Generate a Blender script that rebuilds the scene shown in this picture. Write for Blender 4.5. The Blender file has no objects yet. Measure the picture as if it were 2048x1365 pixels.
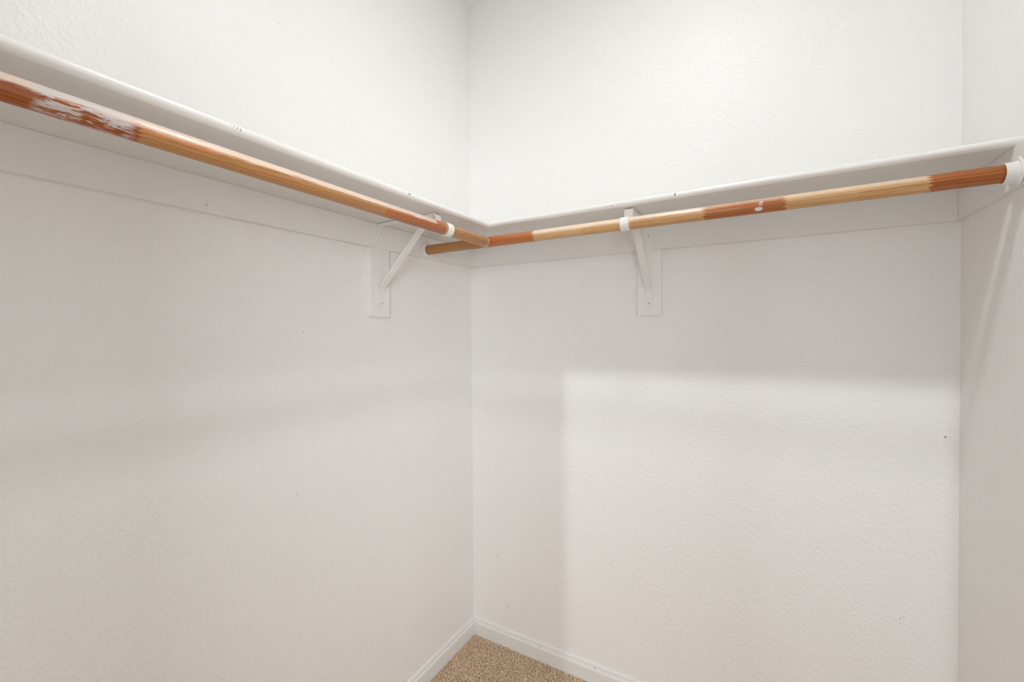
import bpy, bmesh, math, random
import numpy as np
from mathutils import Vector, Matrix

scene = bpy.context.scene
C = scene.collection

# ------------------------------------------------------------------ camera
# room frame: corner of the two shelves at x=0, y=0, floor z=0; back wall y=0, left wall x=0
CAM = (1.0956, -1.5339, 1.3095)
YAW, PITCH, ROLL = 0.5259, -0.0133, -0.0072
cam_data = bpy.data.cameras.new('camera')
cam_data.sensor_width = 36.0
cam_data.lens = 854.24 * 36.0 / 2048.0
cam_data.clip_start = 0.02
cam = bpy.data.objects.new('camera', cam_data)
C.objects.link(cam)
fw = Vector((-math.sin(YAW) * math.cos(PITCH), math.cos(YAW) * math.cos(PITCH), math.sin(PITCH)))
r0 = fw.cross(Vector((0, 0, 1))).normalized()
u0 = r0.cross(fw)
rr = math.cos(ROLL) * r0 + math.sin(ROLL) * u0
uu = -math.sin(ROLL) * r0 + math.cos(ROLL) * u0
m = Matrix((rr, uu, -fw)).transposed().to_4x4()
m.translation = Vector(CAM)
cam.matrix_world = m
scene.camera = cam

# ------------------------------------------------------------------ world, lights, exposure
world = bpy.data.worlds.new('ambient_fill')  # even ambient fill, added to come in through the doorway opening
scene.world = world
world.use_nodes = True
bg = world.node_tree.nodes['Background']
bg.inputs[0].default_value = (0.955, 0.985, 0.992, 1)
bg.inputs[1].default_value = 0.78

LAMP = (0.935, -0.874)        # closet ceiling lamp
LAMP_R = 0.062
LAMP_STRENGTH = 196.0
# added unseen lamp beyond the doorway, brightens the lower back wall
bl = bpy.data.lights.new('wall_patch_light', 'POINT')
bl.energy = 152.0
bl.color = (0.955, 0.985, 0.992)
bl.shadow_soft_size = 0.034
blo = bpy.data.objects.new('wall_patch_light', bl)
C.objects.link(blo)
blo.location = (1.52, -4.20, 2.97)

# unseen area lights added beyond the doorway as fill for corner and walls
for wx, wy, we, aim in ((2.6, -4.0, 74.0, (0.6, -1.0, 1.2)), (1.2, -4.5, 15.0, (0.8, 0.0, 1.2)), (-1.0, -4.0, 90.0, (1.2, -1.0, 1.2))):
    al = bpy.data.lights.new('doorway_fill_light', 'AREA')
    al.color = (0.955, 0.985, 0.992); al.energy = we; al.size = 1.2; al.shape = 'SQUARE'
    alo = bpy.data.objects.new('doorway_fill_light', al)
    C.objects.link(alo); alo.location = (wx, wy, 1.5)
    alo.rotation_euler = (Vector(aim) - alo.location).to_track_quat('-Z', 'Y').to_euler()

vs = scene.view_settings
scene.display_settings.display_device = 'sRGB'
vs.view_transform = 'Standard'
vs.look = 'None'
vs.gamma = 1.0
vs.exposure = 0.0
vs.use_curve_mapping = False
scene.cycles.max_bounces = 16
scene.cycles.diffuse_bounces = 12

# ------------------------------------------------------------------ dimensions
W = 1.543                      # closet width
H = 2.74                       # ceiling height
YF = -1.90                     # inner face of the front wall
TB = 0.018                     # thickness of the cleats
XR = 1.532                     # room-side face of the right cleat
def cleat_bottom_left(y):  return 1.6042 + (1.5893 - 1.6042) * (-y) / 1.3
def cleat_bottom_back(x):  return 1.6042 + (1.5956 - 1.6042) * x / 1.5
def shelf_bottom_left(y):  return 1.6831 + (1.6674 - 1.6831) * (-y) / 1.3
def shelf_bottom_back(x):  return 1.6831 + (1.6780 - 1.6831) * x / 1.55
SHT = 0.0185                   # shelf thickness

# ------------------------------------------------------------------ materials
def nt(name):
    mat = bpy.data.materials.new(name)
    mat.use_nodes = True
    t = mat.node_tree
    b = t.nodes['Principled BSDF']
    return mat, t, b

def node(t, kind, **kw):
    n = t.nodes.new(kind)
    for k, v in kw.items():
        setattr(n, k, v)
    return n

def math_node(t, op, a, b=None, c=None, clamp=False):
    n = node(t, 'ShaderNodeMath', operation=op)
    n.use_clamp = clamp
    for i, v in enumerate((a, b, c)):
        if v is None:
            continue
        if isinstance(v, (int, float)):
            n.inputs[i].default_value = v
        else:
            t.links.new(v, n.inputs[i])
    return n.outputs[0]

def mix_col(t, fac, a, b, blend='MIX'):
    n = node(t, 'ShaderNodeMix', data_type='RGBA', blend_type=blend)
    for i, v in ((0, fac), (6, a), (7, b)):
        if isinstance(v, (int, float)):
            n.inputs[i].default_value = v
        elif isinstance(v, tuple):
            n.inputs[i].default_value = (*v, 1)
        else:
            t.links.new(v, n.inputs[i])
    return n.outputs[2]

def obj_coord(t):
    return node(t, 'ShaderNodeTexCoord').outputs['Object']

def noise(t, vec, scale, detail=3, rough=0.55, dist=0.0, out='Fac'):
    n = node(t, 'ShaderNodeTexNoise')
    t.links.new(vec, n.inputs['Vector'])
    n.inputs['Scale'].default_value = scale
    n.inputs['Detail'].default_value = detail
    n.inputs['Roughness'].default_value = rough
    n.inputs['Distortion'].default_value = dist
    return n.outputs[out]

def spots(t, vec, col, marks, dark=(0.10, 0.09, 0.08)):
    """small scuffs and nail marks: (x, y, z, radius, strength, stretch xyz)"""
    for (x, y, z, r, s, st) in marks:
        sub = node(t, 'ShaderNodeVectorMath', operation='SUBTRACT')
        t.links.new(vec, sub.inputs[0]); sub.inputs[1].default_value = (x, y, z)
        sc = node(t, 'ShaderNodeVectorMath', operation='MULTIPLY')
        t.links.new(sub.outputs[0], sc.inputs[0]); sc.inputs[1].default_value = st
        ln = node(t, 'ShaderNodeVectorMath', operation='LENGTH')
        t.links.new(sc.outputs[0], ln.inputs[0])
        f = math_node(t, 'SUBTRACT', 1.0, math_node(t, 'DIVIDE', ln.outputs['Value'], r), clamp=True)
        f = math_node(t, 'MULTIPLY', math_node(t, 'MULTIPLY', f, 2.0, clamp=True), s)
        col = mix_col(t, f, col, dark)
    return col

WALL_COL = (0.868, 0.866, 0.858)
def wall_material(name, marks=()):
    mat, t, b = nt(name)
    v = obj_coord(t)
    # soft roller and patching tone variation of the paint itself
    tone = noise(t, v, 3.0, 2)
    col = mix_col(t, tone, (WALL_COL[0] * 0.985, WALL_COL[1] * 0.98, WALL_COL[2] * 0.985), WALL_COL)
    col = spots(t, v, col, marks)
    t.links.new(col, b.inputs['Base Color'])
    b.inputs['Roughness'].default_value = 0.42
    b.inputs['Specular IOR Level'].default_value = 0.45
    # orange-peel drywall texture: flattened blobs with fine grain on top
    big = noise(t, v, 82.0, 2, 0.5, 0.6)
    ramp = node(t, 'ShaderNodeMapRange')
    ramp.interpolation_type = 'SMOOTHSTEP'
    t.links.new(big, ramp.inputs[0])
    ramp.inputs[1].default_value = 0.42
    ramp.inputs[2].default_value = 0.60
    fine = noise(t, v, 330.0, 3, 0.6)
    h = math_node(t, 'ADD', ramp.outputs[0], math_node(t, 'MULTIPLY', fine, 0.45))
    bp = node(t, 'ShaderNodeBump')
    bp.inputs['Strength'].default_value = 0.35
    bp.inputs['Distance'].default_value = 0.0014
    t.links.new(h, bp.inputs['Height'])
    t.links.new(bp.outputs[0], b.inputs['Normal'])
    return mat

def trim_material(name, col=(0.862, 0.858, 0.845), rough=0.38, marks=(), bump=0.05):
    mat, t, b = nt(name)
    v = obj_coord(t)
    c = mix_col(t, noise(t, v, 9.0, 3), tuple(k * 0.975 for k in col), col)
    c = spots(t, v, c, marks)
    t.links.new(c, b.inputs['Base Color'])
    b.inputs['Roughness'].default_value = rough
    bp = node(t, 'ShaderNodeBump')
    bp.inputs['Strength'].default_value = bump
    bp.inputs['Distance'].default_value = 0.001
    t.links.new(noise(t, v, 60.0, 3), bp.inputs['Height'])
    t.links.new(bp.outputs[0], b.inputs['Normal'])
    return mat

def plain_material(name, col, rough=0.5, metal=0.0):
    mat, t, b = nt(name)
    c = mix_col(t, noise(t, obj_coord(t), 150.0, 2), tuple(k * 0.9 for k in col), col)
    t.links.new(c, b.inputs['Base Color'])
    b.inputs['Roughness'].default_value = rough
    b.inputs['Metallic'].default_value = metal
    return mat

def wood_material(name, length, segments, paint=(), top_tint=None, marks=(), blobs=()):
    """finger-jointed dowel along local X; segments = [(start in m, colour, grain strength)]"""
    mat, t, b = nt(name)
    v = obj_coord(t)
    sep = node(t, 'ShaderNodeSeparateXYZ'); t.links.new(v, sep.inputs[0])
    x, y, z = sep.outputs
    teeth = math_node(t, 'PINGPONG', math_node(t, 'ADD', z, math_node(t, 'MULTIPLY', y, 0.35)), 0.0032)
    xj = math_node(t, 'ADD', x, math_node(t, 'MULTIPLY', math_node(t, 'SUBTRACT', teeth, 0.0016), 2.6))
    fac = math_node(t, 'DIVIDE', xj, length)
    ramp = node(t, 'ShaderNodeValToRGB')
    ramp.color_ramp.interpolation = 'CONSTANT'
    els = ramp.color_ramp.elements
    els[0].position = 0.0; els[0].color = (*segments[0][1], segments[0][2])
    els.remove(els[1])
    for s, col, g in segments[1:]:
        e = els.new(s / length); e.color = (*col, g)
    t.links.new(fac, ramp.inputs[0])
    seg = ramp.outputs['Color']; grain_amt = ramp.outputs['Alpha']
    # each glued piece gets its own grain: shift the lookup by the piece's colour
    bw = node(t, 'ShaderNodeRGBToBW'); t.links.new(seg, bw.inputs[0])
    shift = math_node(t, 'MULTIPLY', bw.outputs[0], 37.0)
    comb = node(t, 'ShaderNodeCombineXYZ')
    t.links.new(math_node(t, 'ADD', math_node(t, 'MULTIPLY', x, 0.045), shift), comb.inputs[0])
    # gentle wander so that lines drift across the dowel as cathedrals
    wob = math_node(t, 'MULTIPLY', math_node(t, 'SINE', math_node(t, 'ADD', math_node(t, 'MULTIPLY', x, 9.0), shift)), 0.004)
    t.links.new(math_node(t, 'ADD', y, wob), comb.inputs[1])
    t.links.new(math_node(t, 'SUBTRACT', z, wob), comb.inputs[2])
    w = node(t, 'ShaderNodeTexWave', wave_type='RINGS', rings_direction='X', wave_profile='SAW')
    w.inputs['Scale'].default_value = 62.0
    w.inputs['Distortion'].default_value = 3.0
    w.inputs['Detail'].default_value = 2.0
    w.inputs['Detail Scale'].default_value = 1.2
    off = node(t, 'ShaderNodeVectorMath', operation='ADD')
    t.links.new(comb.outputs[0], off.inputs[0]); off.inputs[1].default_value = (0, 0.034, 0.021)
    t.links.new(off.outputs[0], w.inputs['Vector'])
    streak = noise(t, comb.outputs[0], 420.0, 2, 0.6)
    lines = math_node(t, 'MULTIPLY', math_node(t, 'POWER', w.outputs['Fac'], 1.6), grain_amt)
    dark = mix_col(t, 1.0, seg, (0.50, 0.32, 0.20), 'MULTIPLY')
    col = mix_col(t, lines, seg, dark)
    col = mix_col(t, math_node(t, 'MULTIPLY', math_node(t, 'SUBTRACT', streak, 0.44, clamp=True), 3.2, clamp=True), col, mix_col(t, 1.0, seg, (0.78, 0.66, 0.55), 'MULTIPLY'))
    blot = noise(t, comb.outputs[0], 26.0, 2)
    col = mix_col(t, math_node(t, 'MULTIPLY', math_node(t, 'SUBTRACT', blot, 0.5, clamp=True), 2.0, clamp=True), col, mix_col(t, 1.0, col, (1.2, 1.12, 1.0), 'MULTIPLY'))
    rough_in = 0.34
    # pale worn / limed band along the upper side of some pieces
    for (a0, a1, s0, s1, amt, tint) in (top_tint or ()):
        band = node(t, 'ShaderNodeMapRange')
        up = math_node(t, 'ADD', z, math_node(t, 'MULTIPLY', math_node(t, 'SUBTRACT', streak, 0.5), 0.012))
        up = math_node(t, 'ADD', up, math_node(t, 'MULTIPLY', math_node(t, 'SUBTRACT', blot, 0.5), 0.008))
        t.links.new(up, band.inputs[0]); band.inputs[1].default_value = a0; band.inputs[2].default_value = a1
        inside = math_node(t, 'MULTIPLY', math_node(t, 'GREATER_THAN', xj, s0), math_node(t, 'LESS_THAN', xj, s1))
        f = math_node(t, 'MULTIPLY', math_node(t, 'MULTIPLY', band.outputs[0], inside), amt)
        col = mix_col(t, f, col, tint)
    # white wall-paint smears
    for (p0, p1, thr, sx, sy, zlo) in paint:
        mp = node(t, 'ShaderNodeMapping')
        t.links.new(v, mp.inputs[0]); mp.inputs['Scale'].default_value = (sx, sy, sy)
        n1 = noise(t, mp.outputs[0], 1.0, 5, 0.68, 0.5)
        edge0 = node(t, 'ShaderNodeMapRange'); t.links.new(x, edge0.inputs[0])
        edge0.inputs[1].default_value = p0; edge0.inputs[2].default_value = p0 + 0.012
        edge1 = node(t, 'ShaderNodeMapRange'); t.links.new(x, edge1.inputs[0])
        edge1.inputs[1].default_value = p1; edge1.inputs[2].default_value = p1 - 0.012
        msk = math_node(t, 'MULTIPLY', edge0.outputs[0], edge1.outputs[0])
        lim = node(t, 'ShaderNodeMapRange'); t.links.new(z, lim.inputs[0])
        lim.inputs[1].default_value = zlo; lim.inputs[2].default_value = zlo + 0.006
        msk = math_node(t, 'MULTIPLY', msk, lim.outputs[0])
        g = node(t, 'ShaderNodeMapRange'); t.links.new(n1, g.inputs[0])
        g.inputs[1].default_value = thr; g.inputs[2].default_value = thr + 0.06
        f = math_node(t, 'MULTIPLY', math_node(t, 'MULTIPLY', g.outputs[0], msk), 0.82)
        col = mix_col(t, f, col, mix_col(t, streak, (0.56, 0.52, 0.50), (0.76, 0.73, 0.71)))
    col = spots(t, v, col, marks)
    col = spots(t, v, col, blobs, (0.80, 0.79, 0.78))
    t.links.new(col, b.inputs['Base Color'])
    b.inputs['Roughness'].default_value = rough_in
    b.inputs['Specular IOR Level'].default_value = 0.5
    bp = node(t, 'ShaderNodeBump'); bp.inputs['Strength'].default_value = 0.12; bp.inputs['Distance'].default_value = 0.0006
    t.links.new(streak, bp.inputs['Height']); t.links.new(bp.outputs[0], b.inputs['Normal'])
    return mat

# ------------------------------------------------------------------ mesh helpers
def finish(name, bm, mat, parent=None, smooth=False, bevel=0.0, loc=None, weighted=False):
    me = bpy.data.meshes.new(name)
    bmesh.ops.recalc_face_normals(bm, faces=bm.faces[:])
    bm.to_mesh(me); bm.free()
    if smooth:
        for p in me.polygons:
            p.use_smooth = True
    me.materials.append(mat)
    o = bpy.data.objects.new(name, me)
    C.objects.link(o)
    if parent:
        o.parent = parent
    if loc:
        o.location = loc
    if bevel:
        md = o.modifiers.new('bevel', 'BEVEL')
        md.width = bevel; md.segments = 3; md.limit_method = 'ANGLE'; md.angle_limit = math.radians(40)
    return o

def box(bm, x0, x1, y0, y1, z0, z1):
    """z0 / z1 may be functions of (x, y)"""
    f0 = z0 if callable(z0) else (lambda x, y: z0)
    f1 = z1 if callable(z1) else (lambda x, y: z1)
    v = [bm.verts.new((x, y, f(x, y))) for f in (f0, f1) for x, y in ((x0, y0), (x1, y0), (x1, y1), (x0, y1))]
    for q in ((0, 3, 2, 1), (4, 5, 6, 7), (0, 1, 5, 4), (1, 2, 6, 5), (2, 3, 7, 6), (3, 0, 4, 7)):
        bm.faces.new([v[i] for i in q])

def rings(bm, loops, close=True, cap=True):
    """join successive loops of points with quads"""
    vs_ = [[bm.verts.new(p) for p in lp] for lp in loops]
    n = len(vs_[0])
    for a, b in zip(vs_, vs_[1:]):
        for i in range(n if close else n - 1):
            j = (i + 1) % n
            bm.faces.new((a[i], a[j], b[j], b[i]))
    if cap:
        bm.faces.new(vs_[0][::-1]); bm.faces.new(vs_[-1])
    return vs_

def lathe(bm, profile, origin, axis, seg=40):
    """profile = [(distance along axis, radius)]"""
    ax = Vector(axis).normalized()
    a = ax.orthogonal().normalized(); b = ax.cross(a)
    o = Vector(origin)
    lps = []
    for d, r in profile:
        lps.append([o + ax * d + (a * math.cos(k * 2 * math.pi / seg) + b * math.sin(k * 2 * math.pi / seg)) * r for k in range(seg)])
    rings(bm, lps, True, True)

def strip(bm, path, side, width, thick):
    """flat metal strip following path (list of points); side = width direction, thickness to the left normal"""
    side = Vector(side).normalized()
    pts = [Vector(p) for p in path]
    lps = []
    for i, p in enumerate(pts):
        if i == 0: tdir = pts[1] - p
        elif i == len(pts) - 1: tdir = p - pts[i - 1]
        else: tdir = (pts[i + 1] - p).normalized() + (p - pts[i - 1]).normalized()
        nrm = side.cross(tdir.normalized()).normalized()
        w = side * width / 2; h = nrm * thick / 2
        lps.append([p - w - h, p + w - h, p + w + h, p - w + h])
    rings(bm, lps)

def thing(name, label, cat, loc=(0, 0, 0), rotz=0.0, group=None):
    o = bpy.data.objects.new(name, None)
    o.empty_display_size = 0.05
    C.objects.link(o)
    o.location = loc; o.rotation_euler = (0, 0, rotz)
    tag(o, label, cat, group)
    return o

def tag(o, label, cat, group=None):
    o['label'] = label; o['category'] = cat
    if group: o['group'] = group
    return o

def struct(o):
    o['kind'] = 'structure'
    return o

# ------------------------------------------------------------------ the room shell
def wall(name, x0, x1, y0, y1, z0, z1, mat):
    bm = bmesh.new(); box(bm, x0, x1, y0, y1, z0, z1)
    return struct(finish(name, bm, mat))

ST = (1, 1, 1)
m_left = wall_material('painted_drywall_left', [(0, -0.7987, 1.3236, 0.0022, 0.5, ST), (0, -0.8231, 0.8769, 0.0024, 0.45, ST),
                                                (0, -0.8592, 2.1352, 0.002, 0.4, ST)])
m_back = wall_material('painted_drywall_back', [(1.5163, 0, 1.0343, 0.0026, 0.8, (1, 1, .7)), (1.4279, 0, 0.5268, 0.002, 0.6, ST),
                                                (1.4362, 0, 0.5309, 0.0018, 0.6, ST), (0.1764, 0, 0.1617, 0.0034, 0.35, (.6, 1, 1)),
                                                (0.126, 0, 0.3678, 0.004, 0.25, (.6, 1, 1))])
m_right = wall_material('painted_drywall_right')
m_ceil = wall_material('painted_drywall_ceiling')
wall('wall_left', -0.11, 0.0, YF - 0.11, 0.11, 0.0, H, m_left)
wall('wall_back', 0.0, W, 0.0, 0.11, 0.0, H, m_back)
wall('wall_right', W, W + 0.11, YF - 0.11, 0.11, 0.0, H, m_right)
# front wall behind the camera with the doorway opening
DX0, DX1, DZ = 0.929, 1.53, 2.03  # unseen opening, sized so its edges cut the added lamp's light
bm = bmesh.new()
box(bm, 0.0, DX0, YF - 0.11, YF, 0.0, H)
box(bm, DX1, W, YF - 0.11, YF, 0.0, H)
box(bm, DX0, DX1, YF - 0.11, YF, DZ, H)
struct(finish('wall_front', bm, m_right))
bm = bmesh.new(); box(bm, -0.11, W + 0.11, YF - 0.11, 0.11, H, H + 0.1)
struct(finish('ceiling', bm, m_ceil))

# floor: carpet backing, and the pile on it
mat_floor, t, b = nt('carpet_backing')
v = obj_coord(t)
c = mix_col(t, noise(t, v, 220.0, 3), (0.25, 0.155, 0.085), (0.40, 0.27, 0.16))
t.links.new(c, b.inputs['Base Color']); b.inputs['Roughness'].default_value = 0.95
bm = bmesh.new(); box(bm, -0.11, W + 0.11, YF - 0.11, 0.11, -0.06, -0.010)
struct(finish('floor', bm, mat_floor))

mat_pile, t, b = nt('beige_carpet_pile')
v = obj_coord(t)
att = node(t, 'ShaderNodeAttribute', attribute_name='tone')
big = noise(t, v, 9.0, 2)
c = mix_col(t, att.outputs['Fac'], (0.70, 0.52, 0.36), (0.96, 0.79, 0.61))
c = mix_col(t, big, c, mix_col(t, 1.0, c, (0.90, 0.88, 0.86), 'MULTIPLY'))
t.links.new(c, b.inputs['Base Color']); b.inputs['Roughness'].default_value = 0.9
b.inputs['Specular IOR Level'].default_value = 0.1
rng = np.random.default_rng(4)
def carpet_pile(x0, x1, y0, y1, sp):
    nx = int((x1 - x0) / sp); ny = int((y1 - y0) / sp)
    gx, gy = np.meshgrid(np.linspace(x0, x1, nx), np.linspace(y0, y1, ny))
    n = gx.size
    px = gx.ravel() + rng.uniform(-.5, .5, n) * sp; py = gy.ravel() + rng.uniform(-.5, .5, n) * sp
    px = np.clip(px, x0, x1); py = np.clip(py, y0, y1)
    h = rng.uniform(0.0060, 0.0098, n); rad = rng.uniform(0.0014, 0.0023, n)
    lx = rng.normal(0, 0.0026, n); ly = rng.normal(0, 0.0026, n)
    a0 = rng.uniform(0, 2 * np.pi, n)
    K = 4
    co = np.zeros((n, 3 * K, 3), np.float32)
    for lv, (hh, rs) in enumerate(((0.0, 0.8), (0.65, 1.15), (1.0, 0.45))):
        for k in range(K):
            a = a0 + k * 2 * np.pi / K + lv * 0.6
            co[:, lv * K + k, 0] = px + lx * hh + np.cos(a) * rad * rs
            co[:, lv * K + k, 1] = py + ly * hh + np.sin(a) * rad * rs
            co[:, lv * K + k, 2] = -0.0100 + h * hh
    faces = []
    for lv in range(2):
        for k in range(K):
            k2 = (k + 1) % K
            faces.append((lv * K + k, lv * K + k2, (lv + 1) * K + k2, (lv + 1) * K + k))
    faces.append((2 * K, 2 * K + 1, 2 * K + 2, 2 * K + 3))
    F = np.array(faces, np.int32)
    allf = (F[None] + (np.arange(n, dtype=np.int32) * 3 * K)[:, None, None]).reshape(-1, 4)
    me = bpy.data.meshes.new('carpet_pile')
    me.vertices.add(n * 3 * K); me.vertices.foreach_set('co', co.ravel())
    me.loops.add(allf.size); me.loops.foreach_set('vertex_index', allf.ravel())
    me.polygons.add(len(allf)); me.polygons.foreach_set('loop_start', np.arange(0, allf.size, 4, dtype=np.int32))
    me.update(calc_edges=True)
    tone = np.repeat(rng.uniform(0, 1, n), 3 * K).astype(np.float32)
    at = me.attributes.new('tone', 'FLOAT', 'POINT'); at.data.foreach_set('value', tone)
    me.materials.append(mat_pile)
    return me
me = carpet_pile(0.0135, W - 0.0135, YF + 0.004, -0.0135, 0.0040)
pile = bpy.data.objects.new('carpet_pile', me); C.objects.link(pile)
tag(pile, 'beige cut-pile carpet covering the closet floor', 'carpet'); pile['kind'] = 'stuff'

# baseboards: flat face, small step and ogee top
m_trim = trim_material('white_trim_paint')
m_base = trim_material('white_baseboard_paint', (0.80, 0.80, 0.79), 0.32,
                       [(0.0125, -0.0125, 0.049, 0.003, 0.55, ST), (0.33, -0.011, 0.052, 0.004, 0.35, (.5, 1, 1)), (0.56, -0.009, 0.056, 0.004, 0.3, (.5, 1, 1))])
BP = [(0.0, -0.010), (0.012, -0.010), (0.012, 0.0465), (0.0108, 0.0480), (0.0108, 0.0494), (0.0096, 0.0510), (0.0080, 0.0545),
      (0.0070, 0.0590), (0.0066, 0.0625), (0.0055, 0.0655), (0.0035, 0.0672), (0.0, 0.0678)]
def baseboard(name, p0, p1, inward, mitre0, mitre1):
    """profile swept from p0 to p1; mitre = how far the ends shorten with depth"""
    bm = bmesh.new()
    p0 = Vector(p0); p1 = Vector(p1); inw = Vector(inward); d = (p1 - p0).normalized()
    loops = []
    for p, s, mt in ((p0, 1, mitre0), (p1, -1, mitre1)):
        loops.append([p + inw * a + d * s * a * mt + Vector((0, 0, z)) for a, z in BP])
    rings(bm, loops)
    return struct(finish(name, bm, m_base))
baseboard('baseboard_left', (0, YF, 0), (0, 0, 0), (1, 0, 0), 0, 1)
baseboard('baseboard_back', (0, 0, 0), (W, 0, 0), (0, -1, 0), 1, 1)
baseboard('baseboard_right', (W, 0, 0), (W, YF, 0), (-1, 0, 0), 1, 0)

# ------------------------------------------------------------------ ledger boards (cleats) under the shelves
m_cleat = trim_material('white_cleat_paint', (0.835, 0.83, 0.815), 0.42,
                        [(TB, -1.043, 1.6085, 0.0028, 0.5, ST), (TB, -TB, 1.6075, 0.003, 0.6, ST)])
def cleat(name, x0, x1, y0, y1, zb, zt, label):
    bm = bmesh.new(); box(bm, x0, x1, y0, y1, zb, zt)
    o = finish(name, bm, m_cleat, bevel=0.0012)
    return tag(o, label, 'cleat', 'painted ledger boards under the shelves')
cleat('shelf_cleat', 0, TB, YF, 0, lambda x, y: cleat_bottom_left(y), lambda x, y: shelf_bottom_left(y),
      'long white ledger board on the left wall under the left shelf')
cleat('shelf_cleat', TB, XR, -TB, 0, lambda x, y: cleat_bottom_back(x), lambda x, y: shelf_bottom_back(x),
      'white ledger board on the back wall between the corner and right wall')
cleat('shelf_cleat', XR, W, -0.46, 0, lambda x, y: cleat_bottom_back(x), lambda x, y: shelf_bottom_back(x),
      'short white ledger board on the right wall holding the round rod socket')

# backing blocks under the brackets, butted against the ledger boards
def block(x0, x1, y0, y1, zb, zt, label):
    bm = bmesh.new(); box(bm, x0, x1, y0, y1, zb, zt)
    o = finish('bracket_backing_block', bm, m_trim, bevel=0.0010)
    return tag(o, label, 'wood block', 'backing blocks behind the shelf brackets')
block(0, TB, -0.576, -0.495, 1.3730, lambda x, y: cleat_bottom_left(y) - 0.0004,
      'white upright backing block on the left wall below its ledger board')
block(0.7240, 0.8050, -TB, 0, 1.3745, lambda x, y: cleat_bottom_back(x) - 0.0004,
      'white upright backing block on the back wall below its ledger board')

# ------------------------------------------------------------------ shelves
DL, DR = 0.286, 0.2924
m_shelf = trim_material('white_shelf_paint', (0.79, 0.775, 0.75), 0.40)
RN = SHT / 2
def nosing_loop(origin_fn, n=14):
    pts = []
    for k in range(n + 1):
        a = -math.pi / 2 + math.pi * k / n
        pts.append(origin_fn(math.cos(a) * RN, RN + math.sin(a) * RN))
    return pts
# left shelf: corner mitre at (DL, -DR)
left = thing('closet_shelf', 'long white painted shelf along the left wall above the left rod', 'shelf', group='white closet shelves')
bm = bmesh.new(); box(bm, 0, DL, YF, 0, lambda x, y: shelf_bottom_left(y), lambda x, y: shelf_bottom_left(y) + SHT)
finish('board', bm, m_shelf, left)
m_nose = trim_material('white_nosing_paint', (0.84, 0.83, 0.81), 0.34,
    [(DL + RN, -1.118 - 0.0055 * k, shelf_bottom_left(-1.1) + 0.0110 + 0.0014 * k, 0.0015, 0.75, (1, 1, .45)) for k in range(-1, 4)] +
    [(DL + RN, -0.688, shelf_bottom_left(-0.69) + 0.010, 0.003, 0.8, (1, .45, 1)),
     (0.8956, -DR - RN, shelf_bottom_back(0.9) + 0.010, 0.0028, 0.85, (1, 1, .5)),
     (0.72, -DR - RN, shelf_bottom_back(0.7) + 0.006, 0.0025, 0.35, (.4, 1, 1)),
     (DL + 0.006, -DR - 0.006, shelf_bottom_left(-0.3) + 0.011, 0.0035, 0.55, (1, 1, .7))])
bm = bmesh.new()
rings(bm, [nosing_loop(lambda d, h: (DL + d, -DR - d, shelf_bottom_left(-DR) + h)),
           nosing_loop(lambda d, h: (DL + d, -0.9, shelf_bottom_left(-0.9) + h)),
           nosing_loop(lambda d, h: (DL + d, YF, shelf_bottom_left(YF) + h))])
finish('front_nosing', bm, m_nose, left, smooth=False)
# back shelf butts against the left one
back = thing('closet_shelf', 'white painted shelf along the back wall ending at right wall', 'shelf', group='white closet shelves')
bm = bmesh.new()
box(bm, DL, W, -DR, 0, lambda x, y: shelf_bottom_back(x), lambda x, y: shelf_bottom_back(x) + SHT)
finish('board', bm, m_shelf, back)
bm = bmesh.new()
rings(bm, [nosing_loop(lambda d, h: (DL + d, -DR - d, shelf_bottom_back(DL) + h)),
           nosing_loop(lambda d, h: (W, -DR - d, shelf_bottom_back(W) + h))])
finish('front_nosing', bm, m_nose, back, smooth=False)

# ------------------------------------------------------------------ rods
RR = 0.0173
PALE = (0.70, 0.45, 0.23); AMBER = (0.62, 0.35, 0.14); TAN = (0.66, 0.40, 0.19)
ORANGE = (0.56, 0.19, 0.052); RUST = (0.46, 0.16, 0.045); BROWN = (0.34, 0.095, 0.025)
def rod(name, a, b_, mat, label):
    a = Vector(a); b_ = Vector(b_); L = (b_ - a).length
    bm = bmesh.new()
    seg = 48; lps = []
    for d, r in ((0, RR - 0.0015), (0.0012, RR), (L - 0.0012, RR), (L, RR - 0.0015)):
        lps.append([(d, math.cos(k * 2 * math.pi / seg) * r, math.sin(k * 2 * math.pi / seg) * r) for k in range(seg)])
    rings(bm, lps)
    o = finish(name, bm, mat, smooth=True)
    for p in o.data.polygons:
        if len(p.vertices) > 4: p.use_smooth = False
    d = (b_ - a).normalized()
    up = Vector((0, 0, 1)); yv = up.cross(d).normalized(); zv = d.cross(yv)
    mm = Matrix((d, yv, zv)).transposed().to_4x4(); mm.translation = a
    o.matrix_world = mm
    tag(o, label, 'closet rod', 'wooden closet rods')
    return o, L
# left rod: starts where it butts against the other rod (y = -0.3275)
YL0 = -0.3275
aL = (0.2953, YL0, 1.6247)
bL = (0.2953 + (0.2931 - 0.2953) * (1.90 - 0.3275) / 0.99, YF, 1.6247 + (1.6188 - 1.6247) * (1.90 - 0.3275) / 0.99)
LL = 1.5725
m_rodL = wood_material('finger_jointed_pine_left', LL, [
    (0.0, (0.86, 0.66, 0.46), 0.2), (0.007, (0.66, 0.36, 0.16), 0.6), (0.206, (0.74, 0.50, 0.26), 0.3), (0.226, ORANGE, 0.5), (0.450, (0.56, 0.29, 0.115), 0.75),
    (0.93, (0.40, 0.115, 0.024), 0.95)],
    paint=[(0.936, 1.044, 0.475, 38.0, 190.0, -0.022), (0.945, 1.044, 0.40, 30.0, 260.0, 0.000)],
    top_tint=[(-0.0050, -0.0025, 0.828, 0.935, 0.85, (0.60, 0.23, 0.09)), (0.0000, 0.0035, 0.27, 1.60, 0.80, (0.86, 0.74, 0.63))])
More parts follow.
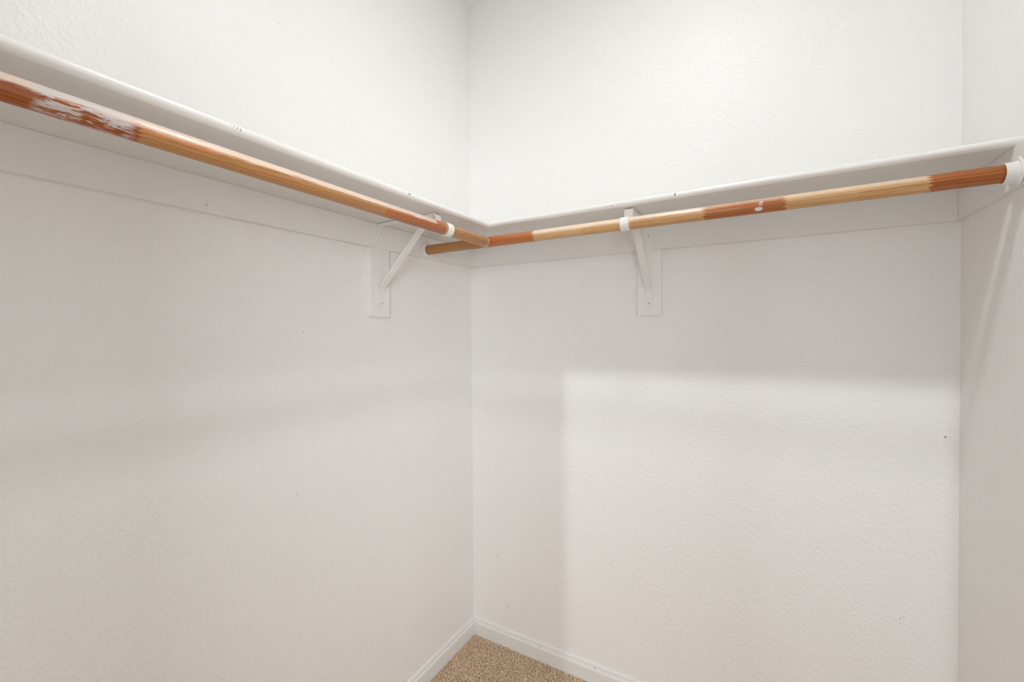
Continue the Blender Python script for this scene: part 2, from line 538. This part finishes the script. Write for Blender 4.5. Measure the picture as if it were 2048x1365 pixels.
rodL, _ = rod('closet_rod', aL, bL, m_rodL, 'wooden closet rod along the left wall with white paint smears')
aR = (TB + 0.001, -0.3093, 1.6297); bR = (XR - 0.001, -0.3108, 1.6215)
m_rodR = wood_material('finger_jointed_pine_back', XR - TB, [
    (0.0, (0.56, 0.28, 0.09), 0.6), (0.23, ORANGE, 0.35), (0.452, PALE, 0.30), (0.62, (0.68, 0.42, 0.20), 0.4), (0.760, (0.66, 0.40, 0.19), 0.9),
    (0.947, RUST, 0.5), (1.125, (0.70, 0.44, 0.21), 0.6), (1.26, (0.68, 0.41, 0.18), 0.8), (1.380, (0.50, 0.16, 0.032), 1.0)],
    blobs=[(1.0745, -0.0140, -0.0105, 0.0080, 0.95, (0.8, 1.0, 1.3)), (1.0700, -0.0150, -0.0095, 0.0050, 0.9, (0.8, 1, 1.3)),
           (1.0780, -0.0170, 0.0020, 0.0060, 0.35, (1, 1, 0.8)), (1.0800, -0.0155, 0.0070, 0.0050, 0.35, (1, 1, 0.8)), (1.505, -0.0168, 0.002, 0.0035, 0.5, (1, 1, 1))],
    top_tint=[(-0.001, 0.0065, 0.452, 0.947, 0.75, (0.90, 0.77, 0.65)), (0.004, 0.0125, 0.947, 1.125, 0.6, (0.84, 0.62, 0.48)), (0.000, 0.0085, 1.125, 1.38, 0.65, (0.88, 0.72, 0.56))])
rodR, _ = rod('closet_rod', aR, bR, m_rodR, 'wooden closet rod along the back wall, pale and orange pieces')

# ------------------------------------------------------------------ rod sockets
m_sock = plain_material('white_plastic', (0.86, 0.86, 0.85), 0.35)
m_dark = plain_material('dark_screw_recess', (0.09, 0.085, 0.08), 0.6)
def socket(loc, axis, cup, fl, label):
    t_ = thing('rod_socket', label, 'rod socket', loc, 0, 'round sockets of the back closet rod')
    bm = bmesh.new()
    lathe(bm, [(0.0, fl - 0.004), (0.0012, fl - 0.004), (0.0012, fl), (0.0034, fl), (0.0044, fl - 0.0008), (0.0050, fl - 0.0022), (0.0042, fl - 0.0040), (0.0040, RR + 0.0008), (0.0, RR + 0.0008)], (0, 0, 0), axis)
    finish('flange', bm, m_sock, t_, smooth=False)
    bm = bmesh.new()
    o = RR + 0.0036
    lathe(bm, [(0.0038, o + 0.0012), (0.0060, o), (cup - 0.0008, o - 0.0004), (cup, o - 0.0012), (cup, RR + 0.0005), (0.0038, RR + 0.0005)], (0, 0, 0), axis)
    finish('cup', bm, m_sock, t_, smooth=False)
    return t_
socket((XR, -0.3108, 1.6215), (-1, 0, 0), 0.0215, 0.0290, 'white round rod socket with deep cup on the right wall board')
socket((TB, -0.3093, 1.6297), (1, 0, 0), 0.0100, 0.0280, 'small white round rod socket on the left wall board near corner')

# ------------------------------------------------------------------ shelf-and-rod brackets
m_metal = trim_material('white_enamelled_steel', (0.84, 0.84, 0.83), 0.30, bump=0.02)
def bracket(loc, rotz, label, arm_z, rod_d, rod_dz):
    """local frame: +X away from the wall, Y across, Z up; origin on the backing block face at floor-independent height 0"""
    t_ = thing('shelf_bracket', label, 'shelf bracket', loc, rotz, 'white shelf-and-rod brackets')
    T = 0.0022; WD = 0.0250
    arm_z -= 0.0013
    z_lo = -0.2775
    # wall leg with a rounded foot
    bm = bmesh.new()
    n = 8; out = []
    zc = z_lo + 0.008
    for k in range(n + 1):
        a = math.pi + math.pi * k / n
        out.append((math.cos(a) * WD / 2, zc + math.sin(a) * 0.008))
    out += [(WD / 2, arm_z), (-WD / 2, arm_z)]
    rings(bm, [[(0.0005, y, z) for y, z in out], [(T, y, z) for y, z in out]])
    finish('wall_leg', bm, m_metal, t_, bevel=0.0005)
    # horizontal arm under the shelf, front drop and the hook around the rod (one bent strap)
    hr = RR + 0.0018
    cz = rod_dz
    path = [(T, 0, arm_z - T / 2), (0.10, 0, arm_z - T / 2), (rod_d - 0.040, 0, arm_z - T / 2), (rod_d - 0.0345, 0, arm_z - T / 2 - 0.0012), (rod_d - 0.0322, 0, arm_z - 0.006),
            (rod_d - 0.0300, 0, cz + 0.022), (rod_d - hr - 0.006, 0, cz + 0.012)]
    for k in range(0, 19):
        a = math.pi + math.radians(248) * k / 18 * 1.0 - math.radians(10)
        path.append((rod_d + math.cos(a) * hr, 0, cz + math.sin(a) * hr))
    bm = bmesh.new(); strip(bm, path, (0, 1, 0), WD, T)
    finish('arm_and_hook', bm, m_metal, t_, bevel=0.0004)
    # diagonal brace, slightly channelled: web and two folded edges
    bm = bmesh.new()
    zb = -0.215; xt = 0.216
    ang = math.atan2(arm_z - 0.004 - zb, xt - 0.006)
    dx, dz = math.cos(ang), math.sin(ang)
    P0 = Vector((0.0062, 0, zb)); P1 = Vector((xt, 0, arm_z - 0.0035))
    foot = [(T * 1.5 + 0.0002, 0, -0.2600), (T * 1.5 + 0.0002, 0, zb - 0.012), (0.0052, 0, zb - 0.004), tuple(P0)]
    strip(bm, foot + [tuple(P1), (xt + 0.012, 0, arm_z - T * 1.5 - 0.0002)], (0, 1, 0), 0.0215, T)
    nrm = Vector((-dz, 0, dx))
    for s in (-1, 1):
        q = Vector((0, s * 0.0100, 0)) + nrm * 0.0028
        strip(bm, [P0 + (P1 - P0) * 0.04 + q, P1 - (P1 - P0) * 0.03 + q], (0, 1, 0), 0.0016, 0.0050)
    finish('diagonal_brace', bm, m_metal, t_, bevel=0.0004)
    # rivets and screws
    for (x, z) in ((T * 2 + 0.0010, -0.2510), (0.0, 0.0)):
        if x == 0.0:
            c0 = P0 + (P1 - P0) * 0.10 - nrm * (T / 2)
            bm = bmesh.new(); lathe(bm, [(0, 0.0038), (0.0008, 0.0034), (0.0014, 0.0018)], c0, -nrm, 16)
        else:
            bm = bmesh.new(); lathe(bm, [(0, 0.0042), (0.0005, 0.0038), (0.0009, 0.002)], (T * 2, 0, z), (1, 0, 0), 16)
        finish('rivet', bm, m_metal, t_)
    for z in (-0.2635 - 0.0, -0.0315):
        base = T
        bm = bmesh.new(); lathe(bm, [(0, 0.0046), (0.0010, 0.0044), (0.0019, 0.0026)], (base, 0, z), (1, 0, 0), 20)
        s_ = finish('screw', bm, m_metal, t_)
        bm = bmesh.new()
        box(bm, base + 0.0017, base + 0.0022, -0.0024, 0.0024, z - 0.0005, z + 0.0005)
        box(bm, base + 0.0017, base + 0.0022, -0.0005, 0.0005, z - 0.0024, z + 0.0024)
        finish('screw_slot', bm, m_dark, s_)
    return t_
z0 = 1.6800
bracket((TB, -0.5345, z0), 0.0, 'white steel bracket on the left wall hooking the left rod',
        shelf_bottom_left(-0.5345) - z0, 0.2947 - TB, 1.6235 - z0)
bracket((0.7640, -TB, z0), -math.pi / 2, 'white steel bracket on the back wall hooking the back rod',
        shelf_bottom_back(0.764) - z0, 0.3100 - TB, 1.6257 - z0)

# ------------------------------------------------------------------ closet ceiling lamp (above the frame)
fix = thing('ceiling_light', 'round white flush downlight in the closet ceiling', 'ceiling light', (LAMP[0], LAMP[1], H))
bm = bmesh.new()
lathe(bm, [(-0.02, LAMP_R + 0.022), (0.004, LAMP_R + 0.022), (0.007, LAMP_R + 0.016), (0.006, LAMP_R + 0.001), (-0.02, LAMP_R + 0.001)], (0, 0, 0), (0, 0, -1), 48)
finish('trim_ring', bm, m_sock, fix)
mg, t, b = nt('glowing_lens')
b.inputs['Base Color'].default_value = (0.9, 0.9, 0.88, 1)
b.inputs['Emission Color'].default_value = (0.972, 0.993, 0.984, 1)
b.inputs['Emission Strength'].default_value = LAMP_STRENGTH
bm = bmesh.new()
lathe(bm, [(0.0, LAMP_R), (0.0055, LAMP_R), (0.0060, LAMP_R - 0.001)], (0, 0, 0), (0, 0, -1), 48)
finish('lens', bm, mg, fix)
